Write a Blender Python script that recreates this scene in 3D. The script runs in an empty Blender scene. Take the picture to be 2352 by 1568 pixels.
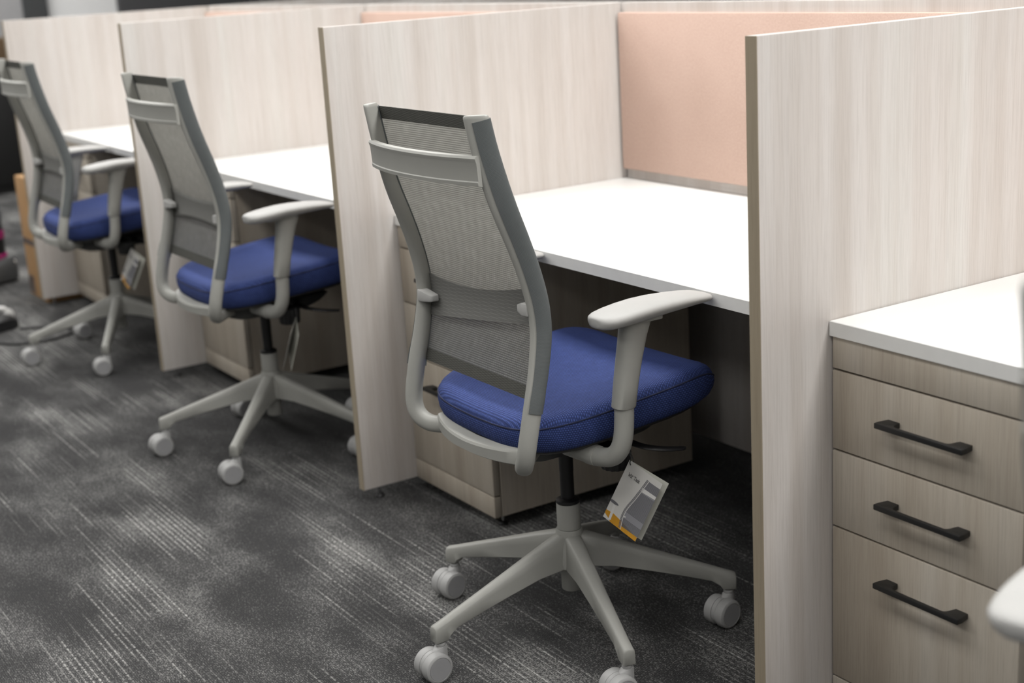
import bpy, bmesh, math, random
from mathutils import Vector, Matrix
random.seed(7)
SC = bpy.context.scene
COL = SC.collection
PI = math.pi

# ------------------------------------------------------------------ camera
F_PX, YAW, PITCH, ROLL = 3293.75, -1.01243284, 0.262578529, 0.0603247912
CAM_LOC = Vector((1.67354567, -1.51657980, 1.35312075))
_f = Vector((math.sin(YAW) * math.cos(PITCH), math.cos(YAW) * math.cos(PITCH), -math.sin(PITCH)))
_r = Vector((math.cos(YAW), -math.sin(YAW), 0))
_d = _f.cross(_r)
_r2 = math.cos(ROLL) * _r + math.sin(ROLL) * _d
_d2 = -math.sin(ROLL) * _r + math.cos(ROLL) * _d
cam_data = bpy.data.cameras.new('camera')
cam = bpy.data.objects.new('camera', cam_data)
COL.objects.link(cam)
m = Matrix((( _r2.x, -_d2.x, -_f.x), (_r2.y, -_d2.y, -_f.y), (_r2.z, -_d2.z, -_f.z))).to_4x4()
m.translation = CAM_LOC
cam.matrix_world = m
cam_data.sensor_width = 36.0
cam_data.lens = F_PX / 2352 * 36.0
cam_data.clip_start = 0.05
cam_data.clip_end = 60
cam_data.dof.use_dof = True
cam_data.dof.focus_distance = 2.62
cam_data.dof.aperture_fstop = 3.2
SC.camera = cam

# ------------------------------------------------------------------ world, exposure
world = bpy.data.worlds.new('world')
SC.world = world
world.use_nodes = True
world.node_tree.nodes['Background'].inputs[0].default_value = (0.8, 0.85, 0.9, 1)
world.node_tree.nodes['Background'].inputs[1].default_value = 0.05
SC.view_settings.view_transform = 'Standard'
SC.view_settings.look = 'None'
SC.view_settings.gamma = 1
SC.view_settings.use_curve_mapping = False
SC.view_settings.exposure = 0.0
try:
    SC.cycles.use_denoising = True
    SC.cycles.max_bounces = 5
    SC.cycles.diffuse_bounces = 4
    SC.cycles.adaptive_threshold = 0.02
    SC.cycles.caustics_reflective = False
    SC.cycles.caustics_refractive = False
except Exception:
    pass
# ceiling light panels: (x, y, strength)
CEIL_Z = 2.6
LAMP_ROWS = [(0.55, 14.2), (-1.1, 7.8), (-2.9, 6.0)]  # last row is unseen fill, added to brighten low fronts facing the aisle
LAMP_X = [-0.775 + 1.523 * k for k in range(-5, 4)]
LAMP_COL = (1.0, 0.985, 0.965)

# ------------------------------------------------------------------ materials
def lin(r, g, b):
    def c(v):
        v /= 255.0
        return v / 12.92 if v <= 0.04045 else ((v + 0.055) / 1.055) ** 2.4
    return (c(r), c(g), c(b), 1)

def new_mat(name):
    mt = bpy.data.materials.new(name)
    mt.use_nodes = True
    nt = mt.node_tree
    return mt, nt, nt.nodes['Principled BSDF']

def N(nt, typ, **kw):
    n = nt.nodes.new(typ)
    for k, v in kw.items():
        setattr(n, k, v)
    return n

def plain(name, col, rough=0.5, metal=0.0, spec=0.5, noise=0.0, nscale=40, bump=0.0, bscale=300):
    mt, nt, b = new_mat(name)
    b.inputs['Roughness'].default_value = rough
    b.inputs['Metallic'].default_value = metal
    b.inputs['Specular IOR Level'].default_value = spec
    tc = N(nt, 'ShaderNodeTexCoord')
    ns = N(nt, 'ShaderNodeTexNoise')
    ns.inputs['Scale'].default_value = nscale
    ns.inputs['Detail'].default_value = 3
    nt.links.new(tc.outputs['Object'], ns.inputs['Vector'])
    rp = N(nt, 'ShaderNodeValToRGB')
    k = noise
    rp.color_ramp.elements[0].position = 0.3
    rp.color_ramp.elements[1].position = 0.7
    rp.color_ramp.elements[0].color = tuple(c * (1 - k) for c in col[:3]) + (1,)
    rp.color_ramp.elements[1].color = tuple(min(1, c * (1 + k)) for c in col[:3]) + (1,)
    nt.links.new(ns.outputs[0], rp.inputs[0])
    nt.links.new(rp.outputs[0], b.inputs['Base Color'])
    if bump:
        n2 = N(nt, 'ShaderNodeTexNoise')
        n2.inputs['Scale'].default_value = bscale
        nt.links.new(tc.outputs['Object'], n2.inputs['Vector'])
        bp = N(nt, 'ShaderNodeBump')
        bp.inputs['Strength'].default_value = bump
        bp.inputs['Distance'].default_value = 0.002
        nt.links.new(n2.outputs[0], bp.inputs['Height'])
        nt.links.new(bp.outputs[0], b.inputs['Normal'])
    return mt

def wood(name, c1, c2, c3, fine):
    """pale laminate, grain along local z"""
    mt, nt, b = new_mat(name)
    b.inputs['Roughness'].default_value = 0.5
    b.inputs['Specular IOR Level'].default_value = 0.3
    tc = N(nt, 'ShaderNodeTexCoord')
    oi = N(nt, 'ShaderNodeObjectInfo')
    add = N(nt, 'ShaderNodeVectorMath', operation='ADD')
    sc_ = N(nt, 'ShaderNodeVectorMath', operation='MULTIPLY')
    rm = N(nt, 'ShaderNodeMath', operation='MULTIPLY')
    rm.inputs[1].default_value = 37.0
    nt.links.new(oi.outputs['Random'], rm.inputs[0])
    nt.links.new(tc.outputs['Object'], add.inputs[0])
    nt.links.new(rm.outputs[0], add.inputs[1])
    sc_.inputs[1].default_value = (1, 1, 0.028)
    nt.links.new(add.outputs[0], sc_.inputs[0])
    def noise(scale, detail, rough=0.55):
        n = N(nt, 'ShaderNodeTexNoise')
        n.inputs['Scale'].default_value = scale
        n.inputs['Detail'].default_value = detail
        n.inputs['Roughness'].default_value = rough
        nt.links.new(sc_.outputs[0], n.inputs['Vector'])
        return n
    n1 = noise(9, 3)
    n2 = noise(30, 2)
    n3 = noise(330, 3, 0.7)
    r1 = N(nt, 'ShaderNodeValToRGB')
    e = r1.color_ramp.elements
    e[0].position = 0.32; e[0].color = c1
    e[1].position = 0.68; e[1].color = c3
    md = r1.color_ramp.elements.new(0.5); md.color = c2
    nt.links.new(n1.outputs[0], r1.inputs[0])
    r2 = N(nt, 'ShaderNodeValToRGB')
    r2.color_ramp.elements[0].position = 0.35
    r2.color_ramp.elements[0].color = (0.93, 0.915, 0.90, 1)
    r2.color_ramp.elements[1].position = 0.62
    r2.color_ramp.elements[1].color = (1.0, 1.0, 1.0, 1)
    nt.links.new(n2.outputs[0], r2.inputs[0])
    m1 = N(nt, 'ShaderNodeMixRGB', blend_type='MULTIPLY')
    m1.inputs[0].default_value = 1
    nt.links.new(r1.outputs[0], m1.inputs[1]); nt.links.new(r2.outputs[0], m1.inputs[2])
    r3 = N(nt, 'ShaderNodeValToRGB')
    r3.color_ramp.elements[0].position = 0.36
    r3.color_ramp.elements[0].color = (1 - fine, 1 - fine * 1.05, 1 - fine * 1.1, 1)
    r3.color_ramp.elements[1].position = 0.55
    r3.color_ramp.elements[1].color = (1, 1, 1, 1)
    nt.links.new(n3.outputs[0], r3.inputs[0])
    m2 = N(nt, 'ShaderNodeMixRGB', blend_type='MULTIPLY')
    m2.inputs[0].default_value = 1
    nt.links.new(m1.outputs[0], m2.inputs[1]); nt.links.new(r3.outputs[0], m2.inputs[2])
    nt.links.new(m2.outputs[0], b.inputs['Base Color'])
    bp = N(nt, 'ShaderNodeBump')
    bp.inputs['Strength'].default_value = 0.06
    bp.inputs['Distance'].default_value = 0.001
    nt.links.new(n3.outputs[0], bp.inputs['Height'])
    nt.links.new(bp.outputs[0], b.inputs['Normal'])
    return mt

def carpet_mat():
    """dark loop carpet: yarn rows along x; in long patches every few rows a pale yarn shows, elsewhere scattered flecks"""
    mt, nt, b = new_mat('carpet')
    b.inputs['Roughness'].default_value = 0.95
    b.inputs['Specular IOR Level'].default_value = 0.1
    tc = N(nt, 'ShaderNodeTexCoord')
    L = nt.links.new
    sep = N(nt, 'ShaderNodeSeparateXYZ')
    L(tc.outputs['Object'], sep.inputs[0])
    def math_(op, a, bb=None, c=None):
        n = N(nt, 'ShaderNodeMath', operation=op)
        for i, v in enumerate((a, bb, c)):
            if v is None: continue
            if hasattr(v, 'is_linked'): L(v, n.inputs[i])
            else: n.inputs[i].default_value = v
        return n.outputs[0]
    def smooth(v, lo, hi, o0=0.0, o1=1.0):
        n = N(nt, 'ShaderNodeMapRange', interpolation_type='SMOOTHSTEP')
        L(v, n.inputs[0])
        for i, q in enumerate((lo, hi, o0, o1)): n.inputs[i + 1].default_value = q
        return n.outputs[0]
    def noise(vec, scale, detail=2, rough=0.5):
        n = N(nt, 'ShaderNodeTexNoise')
        n.inputs['Scale'].default_value = scale
        n.inputs['Detail'].default_value = detail
        n.inputs['Roughness'].default_value = rough
        L(vec, n.inputs['Vector'])
        return n.outputs[0]
    def scaled(v):
        n = N(nt, 'ShaderNodeVectorMath', operation='MULTIPLY')
        n.inputs[1].default_value = v
        L(tc.outputs['Object'], n.inputs[0])
        return n.outputs[0]
    rowf = math_('DIVIDE', sep.outputs[1], 0.0043)
    row = math_('FLOOR', rowf)
    frac = math_('FRACT', rowf)
    wn = N(nt, 'ShaderNodeTexWhiteNoise', noise_dimensions='1D')
    L(row, wn.inputs['W'])
    rowr = wn.outputs['Value']
    xo = math_('MULTIPLY_ADD', rowr, 57.3, sep.outputs[0])
    cv = N(nt, 'ShaderNodeCombineXYZ')
    L(xo, cv.inputs[0]); L(row, cv.inputs[1])
    longrow = noise(cv.outputs[0], 2.6, 1)           # where one yarn is pale along its length
    dash = noise(cv.outputs[0], 95, 2, 0.6)          # loops along a yarn
    patch = noise(scaled((0.75, 2.0, 1)), 1.9, 2, 0.5)
    patch2 = noise(scaled((1.0, 1.7, 1)), 3.4, 3, 0.55)
    grain = noise(scaled((1.0, 1.5, 1)), 210, 2, 0.65)
    fibre = noise(tc.outputs['Object'], 520, 2, 0.7)
    # pale yarns
    pm = math_('MULTIPLY_ADD', longrow, 0.75, math_('MULTIPLY', patch, 1.25))
    line = smooth(pm, 1.00, 1.18)
    third = math_('LESS_THAN', math_('FLOORED_MODULO', row, 3.0), 0.5)
    sel = math_('MULTIPLY', third, smooth(rowr, 0.10, 0.75, 0.25, 1.0))
    line = math_('MULTIPLY', math_('MULTIPLY', line, sel), smooth(dash, 0.38, 0.60))
    # scattered flecks, denser in some patches
    fd = math_('MULTIPLY_ADD', patch2, 0.34, math_('MULTIPLY_ADD', patch, 0.26, grain))
    fleck = smooth(fd, 0.80, 0.98)
    light_blotch = smooth(math_('ADD', patch, patch2), 0.75, 1.30, 0.80, 1.25)  # blotchy light and shade on the floor, put into the carpet colour
    white = math_('MINIMUM', math_('MULTIPLY_ADD', fleck, 0.34, math_('MULTIPLY', line, 0.60)), 1.0)
    base = N(nt, 'ShaderNodeMixRGB', blend_type='MIX')
    base.inputs[1].default_value = (0.055, 0.055, 0.0555, 1)
    base.inputs[2].default_value = (0.48, 0.475, 0.455, 1)
    L(white, base.inputs[0])
    def scale_col(c, f):
        n = N(nt, 'ShaderNodeMixRGB', blend_type='MULTIPLY')
        n.inputs[0].default_value = 1
        L(c, n.inputs[1]); L(f, n.inputs[2])
        return n.outputs[0]
    g = math_('ABSOLUTE', math_('SUBTRACT', frac, 0.5))
    col = scale_col(base.outputs[0], light_blotch)
    col = scale_col(col, smooth(g, 0.28, 0.5, 1.0, 0.55))
    col = scale_col(col, smooth(fibre, 0.32, 0.68, 0.45, 1.5))
    L(col, b.inputs['Base Color'])
    bp = N(nt, 'ShaderNodeBump')
    bp.inputs['Strength'].default_value = 0.5
    bp.inputs['Distance'].default_value = 0.003
    L(math_('SUBTRACT', fibre, g), bp.inputs['Height'])
    L(bp.outputs[0], b.inputs['Normal'])
    return mt

def weave(name, c_lo, c_hi, sx, sy, bump, rough=0.85, trans=0.0, coord='UV', mottled=0.12):
    """woven cloth: threads in UV (metres)"""
    mt, nt, b = new_mat(name)
    L = nt.links.new
    b.inputs['Roughness'].default_value = rough
    b.inputs['Specular IOR Level'].default_value = 0.25
    tc = N(nt, 'ShaderNodeTexCoord')
    sep = N(nt, 'ShaderNodeSeparateXYZ')
    L(tc.outputs[coord], sep.inputs[0])
    def math_(op, a, bb=None):
        n = N(nt, 'ShaderNodeMath', operation=op)
        for i, v in enumerate((a, bb)):
            if v is None: continue
            if hasattr(v, 'is_linked'): L(v, n.inputs[i])
            else: n.inputs[i].default_value = v
        return n.outputs[0]
    v = math_('MULTIPLY', sep.outputs[1], 2 * PI / sy)
    rown = math_('FLOOR', math_('DIVIDE', sep.outputs[1], sy))
    u = math_('MULTIPLY', sep.outputs[0], 2 * PI / sx)
    u = math_('ADD', u, math_('MULTIPLY', rown, PI))
    su = math_('MULTIPLY', math_('ADD', math_('SINE', u), 1.0), 0.5)
    sv = math_('MULTIPLY', math_('ADD', math_('SINE', v), 1.0), 0.5)
    h = math_('MULTIPLY', su, sv)
    ns = N(nt, 'ShaderNodeTexNoise')
    ns.inputs['Scale'].default_value = 60
    ns.inputs['Detail'].default_value = 4
    L(tc.outputs['Object'], ns.inputs['Vector'])
    hm = math_('ADD', h, math_('MULTIPLY', math_('SUBTRACT', ns.outputs[0], 0.5), mottled * 4))
    rp = N(nt, 'ShaderNodeValToRGB')
    rp.color_ramp.elements[0].position = 0.05; rp.color_ramp.elements[0].color = c_lo
    rp.color_ramp.elements[1].position = 0.75; rp.color_ramp.elements[1].color = c_hi
    L(hm, rp.inputs[0])
    L(rp.outputs[0], b.inputs['Base Color'])
    bp = N(nt, 'ShaderNodeBump')
    bp.inputs['Strength'].default_value = bump
    bp.inputs['Distance'].default_value = 0.0012
    L(h, bp.inputs['Height'])
    L(bp.outputs[0], b.inputs['Normal'])
    if trans:                                   # open knit lets light through
        tr = N(nt, 'ShaderNodeBsdfTranslucent')
        L(rp.outputs[0], tr.inputs['Color'])
        mix = N(nt, 'ShaderNodeMixShader')
        mix.inputs[0].default_value = trans
        L(b.outputs[0], mix.inputs[1]); L(tr.outputs[0], mix.inputs[2])
        L(mix.outputs[0], nt.nodes['Material Output'].inputs['Surface'])
    return mt

def felt(name, c_lo, c_hi):
    mt, nt, b = new_mat(name)
    L = nt.links.new
    b.inputs['Roughness'].default_value = 0.95
    b.inputs['Specular IOR Level'].default_value = 0.1
    tc = N(nt, 'ShaderNodeTexCoord')
    n1 = N(nt, 'ShaderNodeTexNoise'); n1.inputs['Scale'].default_value = 260; n1.inputs['Detail'].default_value = 4; n1.inputs['Roughness'].default_value = 0.75
    n2 = N(nt, 'ShaderNodeTexNoise'); n2.inputs['Scale'].default_value = 5
    L(tc.outputs['Object'], n1.inputs['Vector']); L(tc.outputs['Object'], n2.inputs['Vector'])
    ad = N(nt, 'ShaderNodeMath', operation='MULTIPLY_ADD'); ad.inputs[1].default_value = 0.35
    L(n2.outputs[0], ad.inputs[0]); L(n1.outputs[0], ad.inputs[2])
    rp = N(nt, 'ShaderNodeValToRGB')
    rp.color_ramp.elements[0].position = 0.45; rp.color_ramp.elements[0].color = c_lo
    rp.color_ramp.elements[1].position = 0.90; rp.color_ramp.elements[1].color = c_hi
    L(ad.outputs[0], rp.inputs[0]); L(rp.outputs[0], b.inputs['Base Color'])
    bp = N(nt, 'ShaderNodeBump'); bp.inputs['Strength'].default_value = 0.25; bp.inputs['Distance'].default_value = 0.001
    L(n1.outputs[0], bp.inputs['Height']); L(bp.outputs[0], b.inputs['Normal'])
    return mt

M = {}
M['wood'] = wood('pale_wood_laminate', (0.52, 0.485, 0.455, 1), (0.575, 0.545, 0.52, 1), (0.585, 0.57, 0.545, 1), 0.09)
M['wood_front'] = wood('drawer_wood_laminate', (0.385, 0.34, 0.28, 1), (0.44, 0.395, 0.33, 1), (0.465, 0.425, 0.365, 1), 0.12)
M['edge'] = wood('tan_edge_band', (0.31, 0.265, 0.195, 1), (0.335, 0.285, 0.21, 1), (0.36, 0.31, 0.23, 1), 0.10)
M['carpet'] = carpet_mat()
M['white'] = plain('white_laminate', (0.83, 0.835, 0.82, 1), 0.38, noise=0.01, nscale=8)
M['white_edge'] = plain('white_edge_band', (0.72, 0.72, 0.70, 1), 0.45, noise=0.02)
M['pink'] = felt('blush_felt', (0.44, 0.31, 0.255, 1), (0.57, 0.42, 0.355, 1))
M['grey_plastic'] = plain('warm_grey_plastic', (0.325, 0.325, 0.300, 1), 0.45, noise=0.02, nscale=20, bump=0.03, bscale=900)
M['pad_plastic'] = plain('pale_grey_armpad', (0.38, 0.378, 0.366, 1), 0.55, noise=0.02, nscale=30, bump=0.06, bscale=700)
M['wheel_grey'] = plain('caster_grey', (0.35, 0.35, 0.345, 1), 0.5, noise=0.03)
M['cap_grey'] = plain('caster_cap_grey', (0.30, 0.30, 0.305, 1), 0.45, noise=0.03)
M['black'] = plain('black_plastic', (0.012, 0.012, 0.013, 1), 0.45, noise=0.1)
M['black_matte'] = plain('black_powder_coat', (0.008, 0.008, 0.008, 1), 0.5, noise=0.1, bump=0.05)
M['steel'] = plain('bright_steel', (0.55, 0.55, 0.55, 1), 0.25, metal=1.0, noise=0.03)
M['mesh'] = weave('grey_back_mesh', (0.17, 0.17, 0.155, 1), (0.42, 0.42, 0.39, 1), 0.0034, 0.0042, 0.5, trans=0.5)
M['sleeve'] = weave('grey_mesh_sleeve', (0.095, 0.104, 0.105, 1), (0.135, 0.145, 0.145, 1), 0.0016, 0.0016, 0.12)
M['hem'] = weave('dark_mesh_hem', (0.075, 0.075, 0.067, 1), (0.125, 0.125, 0.113, 1), 0.02, 0.0022, 0.2, trans=0.2)
M['lumbar'] = weave('grey_lumbar_pad', (0.16, 0.16, 0.15, 1), (0.20, 0.20, 0.188, 1), 0.06, 0.0035, 0.2, mottled=0.05)
M['blue'] = weave('blue_seat_weave', (0.018, 0.030, 0.105, 1), (0.055, 0.088, 0.275, 1), 0.0042, 0.0042, 0.6)
M['blue_side'] = plain('navy_seat_piping', (0.010, 0.014, 0.045, 1), 0.9, noise=0.1)
M['card'] = plain('white_card', (0.62, 0.61, 0.58, 1), 0.6, noise=0.01)
M['card_in'] = plain('cream_card', (0.56, 0.56, 0.50, 1), 0.6, noise=0.01)
M['ink'] = plain('grey_ink', (0.03, 0.03, 0.03, 1), 0.6)
M['print_grey'] = plain('print_grey', (0.14, 0.14, 0.15, 1), 0.6)
M['print_mid'] = plain('print_mid_grey', (0.27, 0.27, 0.29, 1), 0.6)
M['print_white'] = plain('print_white', (0.68, 0.67, 0.65, 1), 0.6)
M['print_orange'] = plain('print_amber', (0.56, 0.27, 0.015, 1), 0.6, noise=0.08)
M['cardboard'] = plain('brown_cardboard', lin(170, 132, 88), 0.85, noise=0.06, nscale=12)
M['tape'] = plain('grey_tape', lin(92, 80, 74), 0.4, noise=0.05)
M['wall_dim'] = plain('taupe_paint', (0.30, 0.295, 0.285, 1), 0.9, noise=0.02)
M['ceiling'] = plain('grey_ceiling', (0.30, 0.30, 0.30, 1), 0.9, noise=0.02)
M['wall'] = plain('white_paint', (0.93, 0.935, 0.93, 1), 0.8, noise=0.01)
M['wall_grey'] = plain('grey_paint', (0.34, 0.34, 0.345, 1), 0.8, noise=0.02)
M['dark_panel'] = plain('charcoal_panel', (0.085, 0.085, 0.089, 1), 0.6, noise=0.05)
M['magenta'] = plain('magenta_plastic', (0.32, 0.015, 0.13, 1), 0.3, noise=0.02)
M['dark_grey'] = plain('dark_grey_plastic', (0.055, 0.058, 0.06, 1), 0.5, noise=0.05)
M['cord'] = plain('black_rubber_cord', (0.02, 0.02, 0.02, 1), 0.6)
mt_e, nt_e, b_e = new_mat('lamp_diffuser')
b_e.inputs['Base Color'].default_value = (0.9, 0.9, 0.9, 1)
b_e.inputs['Emission Color'].default_value = LAMP_COL + (1,)
b_e.inputs['Emission Strength'].default_value = 10
M['lamp'] = mt_e

# ------------------------------------------------------------------ mesh helpers
def mesh_obj(name, bm, mat, parent=None, smooth=40, loc=None, uv=None):
    bm.normal_update()
    me = bpy.data.meshes.new(name)
    bm.to_mesh(me)
    bm.free()
    o = bpy.data.objects.new(name, me)
    COL.objects.link(o)
    me.materials.append(M[mat] if isinstance(mat, str) else mat)
    if smooth:
        for p in me.polygons: p.use_smooth = True
        me.set_sharp_from_angle(angle=math.radians(smooth))
    if parent is not None: o.parent = parent
    if loc is not None: o.location = loc
    return o

def tag(o, label=None, cat=None, group=None, kind=None):
    if label: o['label'] = label
    if cat: o['category'] = cat
    if group: o['group'] = group
    if kind: o['kind'] = kind
    return o

def empty(name, loc=(0, 0, 0), rz=0):
    o = bpy.data.objects.new(name, None)
    COL.objects.link(o)
    o.location = loc
    o.rotation_euler = (0, 0, rz)
    o.empty_display_size = 0.1
    return o

def add_box(bm, x0, x1, y0, y1, z0, z1, bevel=0.0, seg=2):
    vs = [bm.verts.new((x, y, z)) for x in (x0, x1) for y in (y0, y1) for z in (z0, z1)]
    idx = [(0, 1, 3, 2), (4, 6, 7, 5), (0, 4, 5, 1), (2, 3, 7, 6), (0, 2, 6, 4), (1, 5, 7, 3)]
    fs = [bm.faces.new([vs[i] for i in f]) for f in idx]
    if bevel:
        es = list({e for f in fs for e in f.edges})
        bmesh.ops.bevel(bm, geom=es, offset=bevel, segments=seg, profile=0.5, affect='EDGES')

def box(name, x0, x1, y0, y1, z0, z1, mat, parent=None, bevel=0.0015, seg=2):
    bm = bmesh.new()
    cx, cy, cz = (x0 + x1) / 2, (y0 + y1) / 2, (z0 + z1) / 2
    add_box(bm, x0 - cx, x1 - cx, y0 - cy, y1 - cy, z0 - cz, z1 - cz, bevel, seg)
    return mesh_obj(name, bm, mat, parent, 35, (cx, cy, cz))

def add_rings(bm, rings, closed=True, caps=True, uvscale=None):
    """rings: lists of Vectors of equal length"""
    vr = [[bm.verts.new(p) for p in r] for r in rings]
    n = len(rings[0])
    uvl = bm.loops.layers.uv.verify() if uvscale else None
    for i in range(len(vr) - 1):
        for j in range(n if closed else n - 1):
            k = (j + 1) % n
            f = bm.faces.new((vr[i][j], vr[i][k], vr[i + 1][k], vr[i + 1][j]))
            if uvl:
                us = uvscale(i, j), uvscale(i, j + 1), uvscale(i + 1, j + 1), uvscale(i + 1, j)
                for lp, q in zip(f.loops, us): lp[uvl].uv = q
    if caps and closed:
        bm.faces.new(list(reversed(vr[0])))
        bm.faces.new(vr[-1])
    return vr

def catmull(pts, n):
    P = [Vector(p) for p in pts]
    P = [P[0] * 2 - P[1]] + P + [P[-1] * 2 - P[-2]]
    out = []
    segs = len(P) - 3
    for i in range(n):
        t = i / (n - 1) * segs
        k = min(int(t), segs - 1)
        u = t - k
        p0, p1, p2, p3 = P[k], P[k + 1], P[k + 2], P[k + 3]
        out.append(0.5 * ((2 * p1) + (p2 - p0) * u + (2 * p0 - 5 * p1 + 4 * p2 - p3) * u * u + (3 * p1 - p0 - 3 * p2 + p3) * u ** 3))
    return out

def frames(path, u0):
    """rotation-minimising frames: list of (T, U, V)"""
    n = len(path)
    fr = []
    U = Vector(u0)
    for i in range(n):
        a = path[max(0, i - 1)]; b = path[min(n - 1, i + 1)]
        T = (b - a).normalized()
        U = (U - T * U.dot(T)).normalized()
        fr.append((T, U.copy(), T.cross(U)))
    return fr

def sweep(bm, path, prof, u0, caps=True, closed=True, uvscale=None):
    """prof(i, t) -> list of (u, v)"""
    fr = frames(path, u0)
    n = len(path)
    rings = []
    for i, (T, U, V) in enumerate(fr):
        rings.append([path[i] + U * a + V * b for a, b in prof(i, i / (n - 1))])
    return add_rings(bm, rings, closed, caps, uvscale)

def circ(r, n=12, r2=None):
    r2 = r2 or r
    return [(r * math.cos(2 * PI * k / n), r2 * math.sin(2 * PI * k / n)) for k in range(n)]

def tube(name, pts, r, mat, parent=None, n=12, res=None, u0=(1, 0, 0.01)):
    bm = bmesh.new()
    path = catmull(pts, res or 6 * len(pts)) if len(pts) > 2 else [Vector(p) for p in pts]
    sweep(bm, path, lambda i, t: circ(r if not callable(r) else r(t), n), u0)
    return mesh_obj(name, bm, mat, parent, 50)

def lathe_bm(bm, prof, n=24, axis='z', centre=(0, 0, 0)):
    """prof: list of (r, h); closed with caps"""
    c = Vector(centre)
    rings = []
    for r, h in prof:
        ring = []
        for k in range(n):
            a = 2 * PI * k / n
            if axis == 'z': p = Vector((r * math.cos(a), r * math.sin(a), h))
            else: p = Vector((h, r * math.cos(a), r * math.sin(a)))
            ring.append(c + p)
        rings.append(ring)
    add_rings(bm, rings)

def lathe(name, prof, mat, parent=None, n=24, axis='z', centre=(0, 0, 0), smooth=35):
    bm = bmesh.new()
    lathe_bm(bm, prof, n, axis, centre)
    return mesh_obj(name, bm, mat, parent, smooth)

def prism(name, pts, thick, mat, parent=None, axis='z', base=0.0, bevel=0.0, mirror=False):
    """polygon extruded; axis z: pts are (x,y)"""
    bm = bmesh.new()
    def P(a, b, h): return (a, b, h) if axis == 'z' else ((a, h, b) if axis == 'y' else (h, a, b))
    lo = [bm.verts.new(P(a, b, base)) for a, b in pts]
    hi = [bm.verts.new(P(a, b, base + thick)) for a, b in pts]
    n = len(pts)
    bm.faces.new(list(reversed(lo))); bm.faces.new(hi)
    for i in range(n):
        k = (i + 1) % n
        bm.faces.new((lo[i], lo[k], hi[k], hi[i]))
    bmesh.ops.recalc_face_normals(bm, faces=bm.faces)
    if bevel:
        bmesh.ops.bevel(bm, geom=list(bm.edges), offset=bevel, segments=2, profile=0.5, affect='EDGES')
    return mesh_obj(name, bm, mat, parent, 35)

def copy_tree(o, parent=None):
    c = o.copy()
    COL.objects.link(c)
    if parent is not None: c.parent = parent
    for ch in list(o.children): copy_tree(ch, c)
    return c

# ------------------------------------------------------------------ room
P_ = 1.523; H_ = 1.213; T_ = 0.026; S_ = 0.152; G_ = 0.03; DESK = 0.737; TD = 0.026; D_ = 0.8935
XW0, XW1, YW0, YW1 = -9.0, 5.0, -5.0, 6.0

def struct(name, x0, x1, y0, y1, z0, z1, mat):
    o = box(name, x0, x1, y0, y1, z0, z1, mat, None, 0)
    o['kind'] = 'structure'
    return o

struct('floor', XW0 - .1, XW1 + .1, YW0 - .1, YW1 + .1, -0.05, 0.0, 'carpet')
struct('ceiling', XW0, XW1, YW0, YW1, CEIL_Z, CEIL_Z + .05, 'ceiling')
struct('wall_left', XW0 - .1, XW0, YW0, YW1, 0, CEIL_Z, 'wall')
struct('wall_right', XW1, XW1 + .1, YW0, YW1, 0, CEIL_Z, 'wall_dim')
struct('wall_back', XW0 - .1, XW1 + .1, YW1, YW1 + .1, 0, CEIL_Z, 'wall')
struct('wall_front', XW0 - .1, XW1 + .1, YW0 - .1, YW0, 0, CEIL_Z, 'wall_dim')
struct('trim_1', XW0, XW0 + .03, -1.5, 1.215, 0, CEIL_Z, 'wall_grey')
struct('trim_2', XW0, XW0 + .06, 1.215, 1.389, 0, CEIL_Z, 'dark_grey')
struct('trim_3', XW0, XW0 + .05, 1.905, 4.6, 0, 2.2, 'dark_panel')

def ceiling_lamp(x, y, strength):
    t = empty('ceiling_light', (x, y, CEIL_Z))
    w, l = 0.30, 0.60
    bm = bmesh.new()
    for a in (-1, 1):
        add_box(bm, -l - .02, l + .02, a * w - .012, a * w + .012, -0.03, -0.001)
        add_box(bm, a * l - .012, a * l + .012, -w, w, -0.03, -0.001)
    mesh_obj('frame', bm, 'wall', t, 0)
    mt = M['lamp'].copy()
    mt.node_tree.nodes['Principled BSDF'].inputs['Emission Strength'].default_value = strength
    bm = bmesh.new()
    bm.faces.new([bm.verts.new(p) for p in ((-l, w, -.016), (l, w, -.016), (l, -w, -.016), (-l, -w, -.016))])
    mesh_obj('diffuser', bm, mt, t, 0)
    return t
for iy, (ly, st) in enumerate(LAMP_ROWS):
    for ix, lx in enumerate(LAMP_X):
        t = ceiling_lamp(lx, ly, st)
        tag(t, 'white flat ceiling light panel above the %s' % ('desk row', 'near side of the aisle', 'far side of the aisle, added as unseen fill')[iy], 'ceiling light',
            'ceiling panels over the %s' % ('desks', 'near aisle', 'far aisle, added as fill')[iy])

# ------------------------------------------------------------------ cubicles
def glide(parent, x, y, ztop):
    """levelling foot under a panel, local to parent"""
    bm = bmesh.new()
    lathe_bm(bm, [(0.004, 0.006), (0.004, ztop)], 10, 'z', (x, y, 0))
    g = mesh_obj('levelling_foot', bm, 'steel', parent, 40)
    lathe('foot_pad', [(0.012, 0.0), (0.013, 0.003), (0.010, 0.007), (0.004, 0.009)], 'black', g, 14, 'z', (x, y, 0))
    return g

def divider(x, label, y0=0.0, y1=D_ - .0005):
    """x is the right face"""
    t = empty('divider_panel', (x, y0, 0))
    L = y1 - y0
    bm = bmesh.new(); add_box(bm, -T_ + .001, -.001, 0.0012, L, G_, H_, 0.0006, 1)
    mesh_obj('panel', bm, 'wood', t, 30)
    bm = bmesh.new(); add_box(bm, -T_, 0, -0.0006, 0.0012, G_ - .0005, H_, 0.0005, 1)
    mesh_obj('edge_band', bm, 'edge', t, 30)
    for yy in (0.05, L - .12): glide(t, -T_ / 2, yy, G_ + .001)
    tag(t, label, 'divider', 'cubicle dividers')
    return t

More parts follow.
